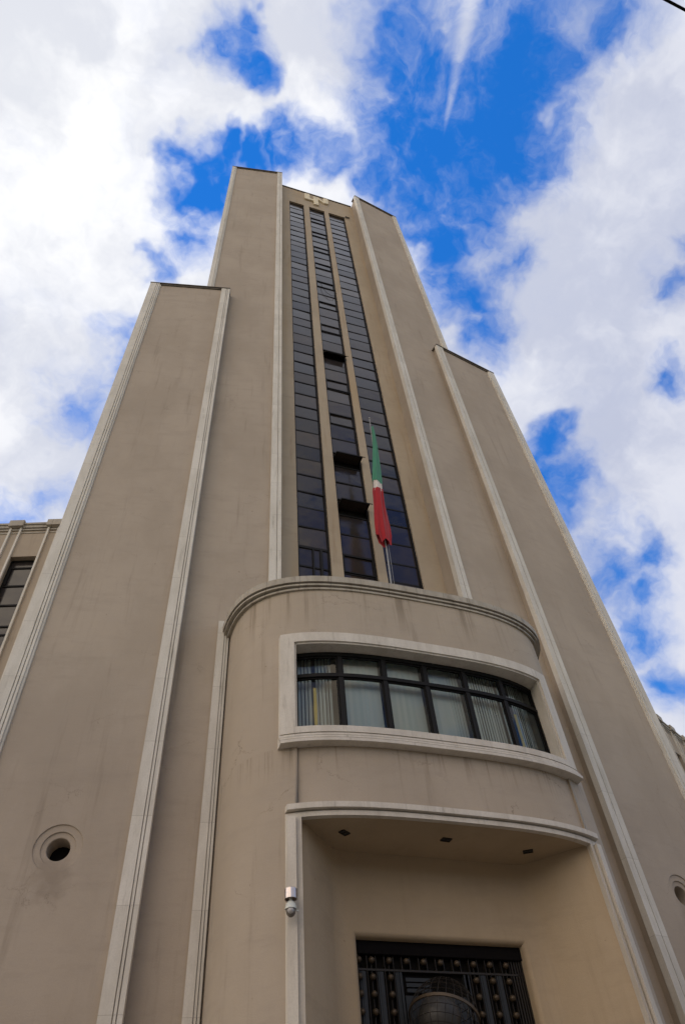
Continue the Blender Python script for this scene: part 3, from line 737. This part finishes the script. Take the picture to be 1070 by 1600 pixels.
# ---------------------------------------------------------------- the two lower wings
def wing(P0, P1, s_list, zt, skip, fwd, slen=34):
    t = (Vector(P1)-Vector(P0)).normalized(); n = Vector((t.y, -t.x))
    if n.y > 0: n = -n
    X = lambda s, p: (P0[0]+t.x*s+n.x*p, P0[1]+t.y*s+n.y*p)
    wg = MB(); GD = .38
    # solid behind glazing
    wg.prism([X(skip, -GD), X(slen, -GD), X(slen, -12), X(skip, -12)], .15, zt)
    wins = []
    s = skip
    edges = []
    for sp in s_list:            # sp = start of each pilaster
        edges.append(sp)
    # wall between glazing bays
    pw, bw = .50, 1.08
    cur = skip
    top = zt-1.9
    for sp in edges:
        wl = sp+pw+.02; 
        wg.prism([X(cur, 0), X(wl, 0), X(wl, -GD+.001), X(cur, -GD+.001)], .15, top)
        wins.append((wl, wl+bw)); cur = wl+bw
    wg.prism([X(cur, 0), X(slen, 0), X(slen, -GD+.001), X(cur, -GD+.001)], .15, top)
    wg.prism([X(skip, 0), X(slen, 0), X(slen, -GD+.001), X(skip, -GD+.001)], top, zt)
    wo_ = wg.build('wing', M['wing'], TB)
    pm = MB()
    for sp in edges:
        for (u, v, p) in ((0, .08, .10), (.42, .50, .10)):
            pm.prism([X(sp+u, p), X(sp+v, p), X(sp+v, .001), X(sp+u, .001)], .15, zt-.22)
    pm.build('pilaster', M['trim'], wo_)
    cpm = MB()
    for (p, za, zb) in ((.03, zt-.50, zt-.44), (.06, zt-.34, zt-.26), (.10, zt-.22, zt-.06), (.15, zt-.058, zt+.04)):
        cpm.prism([X(skip, p), X(slen, p), X(slen, .0 if za < zt-.1 else -.4), X(skip, .0 if za < zt-.1 else -.4)], za, zb)
    for sp in edges: cpm.prism([X(sp-.05, .22), X(sp+.55, .22), X(sp+.55, -.3), X(sp-.05, -.3)], zt-.2, zt+.14)
    cpm.build('wing_coping', M['cornice'], wo_)
    for (u, v) in wins:
        f = MB(); p0, p1 = -.30, -.22
        f.prism([X(u, p1), X(u+.07, p1), X(u+.07, p0), X(u, p0)], .3, top-.002); f.prism([X(v-.07, p1), X(v, p1), X(v, p0), X(v-.07, p0)], .3, top-.002)
        z = top-.001; k = 0
        rows_ = []
        while z > 1.0:
            f.prism([X(u+.07, p1), X(v-.07, p1), X(v-.07, p0), X(u+.07, p0)], z-.07, z)
            hgt = (.40, 1.0, 1.02, 1.06)[k % 4]; rows_.append((z-hgt, z-.07)); z -= hgt
            if k % 4 == 1:
                a0, a1 = z+.02, z+hgt-.09
                f.prism([X(u+.09, p1+.03), X(u+.15, p1+.03), X(u+.15, p1), X(u+.09, p1)], a0, a1); f.prism([X(v-.15, p1+.03), X(v-.09, p1+.03), X(v-.09, p1), X(v-.15, p1)], a0, a1)
            k += 1
        fo = f.build('wing_window', M['frame'], TB)
        g = MB()
        for za, zb in rows_: g.face([(*X(u+.06, -.26), za), (*X(v-.06, -.26), za), (*X(v-.06, -.26), zb), (*X(u+.06, -.26), zb)])
        g.build('pane', M['tglass'], fo)
wing((-12.4, 2.32), (-15.3, 3.2), [.50+1.555*k for k in range(0, 12)], 25.0, .0, -1)
wing((12.9, 4.76), (24.8, 11.26), [1.1+1.70*k for k in range(0, 17)], 25.0, .0, 1)

# ---------------------------------------------------------------- things of their own
# recessed spotlights in the soffit
labs = ['small square recessed spotlight in the entrance soffit, nearest the left jamb', 'small rectangular recessed spotlight in the middle of the entrance soffit', 'small rectangular recessed spotlight in the entrance soffit, nearest the right jamb']
for (x, y, rz, lb) in ((-2.82, -2.15, 35, labs[0]), (.01, -2.25, 5, labs[1]), (2.6, -2.0, -30, labs[2])):
    t = thing('recessed_spotlight', lb, 'spotlight', (x, y, ZE-.01), 'spotlights in the entrance soffit')
    mb = MB(); ax, ay = Vector((math.cos(R(rz)), math.sin(R(rz)), 0)), Vector((-math.sin(R(rz)), math.cos(R(rz)), 0))
    o = (x, y, ZE-.01)
    for lx, ly in (((-.17, .17), (-.11, -.085)), ((-.17, .17), (.085, .11)), ((-.17, -.145), (-.085, .085)), ((.145, .17), (-.085, .085)), ((-.012, .012), (-.085, .085))):
        mb.obox(o, ax, ay, (0, 0, 1), lx, ly, (-.03, -.001))
    mb.build('bezel', M['bronze'], t)
    mb = MB(); mb.obox(o, ax, ay, (0, 0, 1), (-.144, .144), (-.084, .084), (-.012, -.002)); mb.build('lamp', M['patina'], t); t.scale = (.82, .82, 1)

# pan-tilt dome camera on the left jamb
cx, cy, cz = -4.50, -3.02, 8.30
dc = thing('dome_camera', 'white dome security camera under a round steel hood on the left entrance jamb', 'security camera', (cx, cy, cz))
mb = MB(); mb.lathe([(.0001, .26), (.15, .26), (.165, .245), (.168, .02), (.168, 0), (.155, 0), (.150, .18), (.0001, .18)], (cx, cy, cz), 36)
mb.tube([(cx, cy+.1, cz+.14), (cx, cy+.42, cz+.14)], .05, 12)
mb.build('hood', M['steel'], dc, smooth=True)
mb = MB(); mb.lathe([(.0001, .0), (.04, .0), (.04, -.03), (.055, -.04), (.09, -.07), (.125, -.13), (.148, -.21), (.155, -.245), (.150, -.25), (.0001, -.24)], (cx, cy, cz), 36)
mb.tube([(cx, cy, cz+.17), (cx, cy, cz-.02)], .032, 12)
mb.obox((cx+.155, cy, cz-.26), (1, 0, 0), (0, 1, 0), (0, 0, 1), (0, .05), (-.02, .02), (-.02, .01))
mb.tube([(cx+.09, cy+.30, cz+.12), (cx+.14, cy+.33, cz-.15), (cx+.10, cy+.36, cz-.45), (cx+.13, cy+.40, cz-.60)], .010, 5)
mb.build('housing', M['whiteplastic'], dc, smooth=True)
mb = MB()
mb.lathe([(.128, -.245), (.128, -.29), (.118, -.34), (.092, -.385), (.05, -.42), (.0001, -.435)], (cx, cy, cz), 32)
mb.build('dome', mat('smoked_dome', (.16, .14, .12), .18), dc, smooth=True)
mb = MB(); rows = []
for j in range(13):
    ph = R(-90+15*j); rows.append([(cx-.02+.085*math.cos(ph)*math.cos(2*math.pi*k/20), cy-.065+.085*math.cos(ph)*math.sin(2*math.pi*k/20), cz-.30+.085*math.sin(ph)) for k in range(20)])
mb.grid(rows, closed=True); mb.build('lens_ball', mat('lens_shroud', (.42, .40, .38), .35), dc, smooth=True)

dc.scale = (.86, .86, .86)

# flagpole on the balcony and the drooping flag
bx, by = .74, .15; tx, ty, tz = .81, -.60, 34.45
fpole = thing('flagpole', 'thin pale flagpole standing on the curved balcony in front of the window strips', 'flagpole', (bx, by, 18.6))
def pol(z, dx=0.): k = (z-18.6)/(tz-18.6); return (bx+(tx-bx)*k+dx, by+(ty-by)*k, z)
mb = MB(); mb.tube([pol(18.6), pol(24), pol(29), pol(tz)], [.045, .04, .032, .022], 12); mb.build('pole', M['polemetal'], fpole, smooth=True)
mb = MB(); mb.lathe([(.0001, .10), (.03, .09), (.05, .05), (.05, .02), (.03, -.01), (.0001, -.01)], pol(tz), 14); mb.build('finial', M['polemetal'], fpole, smooth=True)
mb = MB(); mb.tube([(pol(z, .16-.006*(z-18.6))) for z in (19.6, 24, 29, 33.6)], .012, 5); mb.build('halyard', M['polemetal'], fpole)
flag = thing('flag', 'limp green, white and red flag hanging folded from the flagpole', 'flag', pol(33.3))
# silhouette of the hanging cloth: height, left x, right x
SIL = [(33.45, .80, .90), (32.9, .79, .95), (31.6, .70, 1.00), (30.2, .57, .99), (29.1, .46, .97), (28.75, .43, .96), (28.45, .42, .95), (28.0, .36, .95), (27.1, .33, .95), (26.2, .27, 1.0), (25.6, .24, 1.04), (25.1, .25, 1.05), (24.5, .36, .98)]
def sil(z):
    for (za, la, ra), (zb, lb, rb_) in zip(SIL, SIL[1:]):
        if zb <= z <= za:
            k = (za-z)/(za-zb); return la+(lb-la)*k, ra+(rb_-ra)*k
    return SIL[-1][1:]
def flag_part(name, mt, z_hi, z_lo, inset=0.0, nx=40, nz=26, hem=None):
    mb = MB(); rows = []
    for j in range(nz+1):
        row = []
        for i in range(nx):
            u = 2*math.pi*i/nx; k = j/nz
            zlow = z_lo + (hem(i/nx) if hem else 0); z = z_hi+(zlow-z_hi)*k
            l, r = sil(z); l += inset; r -= inset; cxx, hw = (l+r)/2-.01, (r-l)/2*.9
            fold = .10*hw*math.sin(5*u+.35*z)+.07*hw*math.sin(9*u-1.1*z)
            dp = (.28+.75*hw)*.55
            yy = pol(z)[1]-.02
            row.append((cxx+(hw+fold*.6)*math.cos(u), yy-.12+(dp*.55+fold)*math.sin(u), z))
        rows.append(row)
    mb.grid(rows, closed=True); return mb.build(name, mt, flag, smooth=True)
flag_part('green_band', M['green'], 33.45, 28.72, hem=lambda q: .10*math.sin(2*math.pi*q*2))
flag_part('white_band', M['white'], 29.4, 28.05, .035)
flag_part('red_band', M['red'], 28.22, 24.75, hem=lambda q: .55*(q < .5)*0+.12*math.sin(2*math.pi*q*3)+(.30 if .38 < q < .62 else -.20), nz=36)

# the low building across the street, seen only as a reflection and as shade on the low sky
ob = thing('street_building', 'plain low plastered building with rows of dark windows across the street from the tower', 'building', (0, -48, 0))
mb = MB(); mb.box(-70, 70, -62, -48, 0, 17); mb.box(-70.3, 70.3, -62.3, -47.6, 16.4, 16.9); mb.build('wall', M['wing'], ob)
mb = MB()
for k in range(-17, 18):
    for f in range(4): mb.box(4*k-.8, 4*k+.8, -48.1, -47.94, 1.6+3.8*f, 3.7+3.8*f)
mb.build('window_rows', M['tglass'], ob)['kind'] = 'stuff'

# overhead cable across the street corner of the sky
oc = MB(); c0 = CAM+Vector((.406, -.068, .911))*9.5; c1 = CAM+Vector((.427, -.066, .902))*9.5
dv = (c1-c0).normalized(); pts = []
for k in range(-40, 61):
    s = k*.6; pts.append(c0+dv*s+Vector((0, 0, .0009*s*s)))
oc.tube(pts, .014, 6); tag(oc.build('overhead_cable', M['black']), 'thin dark overhead cable crossing the top right corner of the sky', 'cable')

scene.render.engine = 'CYCLES'
scene.cycles.max_bounces = 8
scene.cycles.transparent_max_bounces = 8
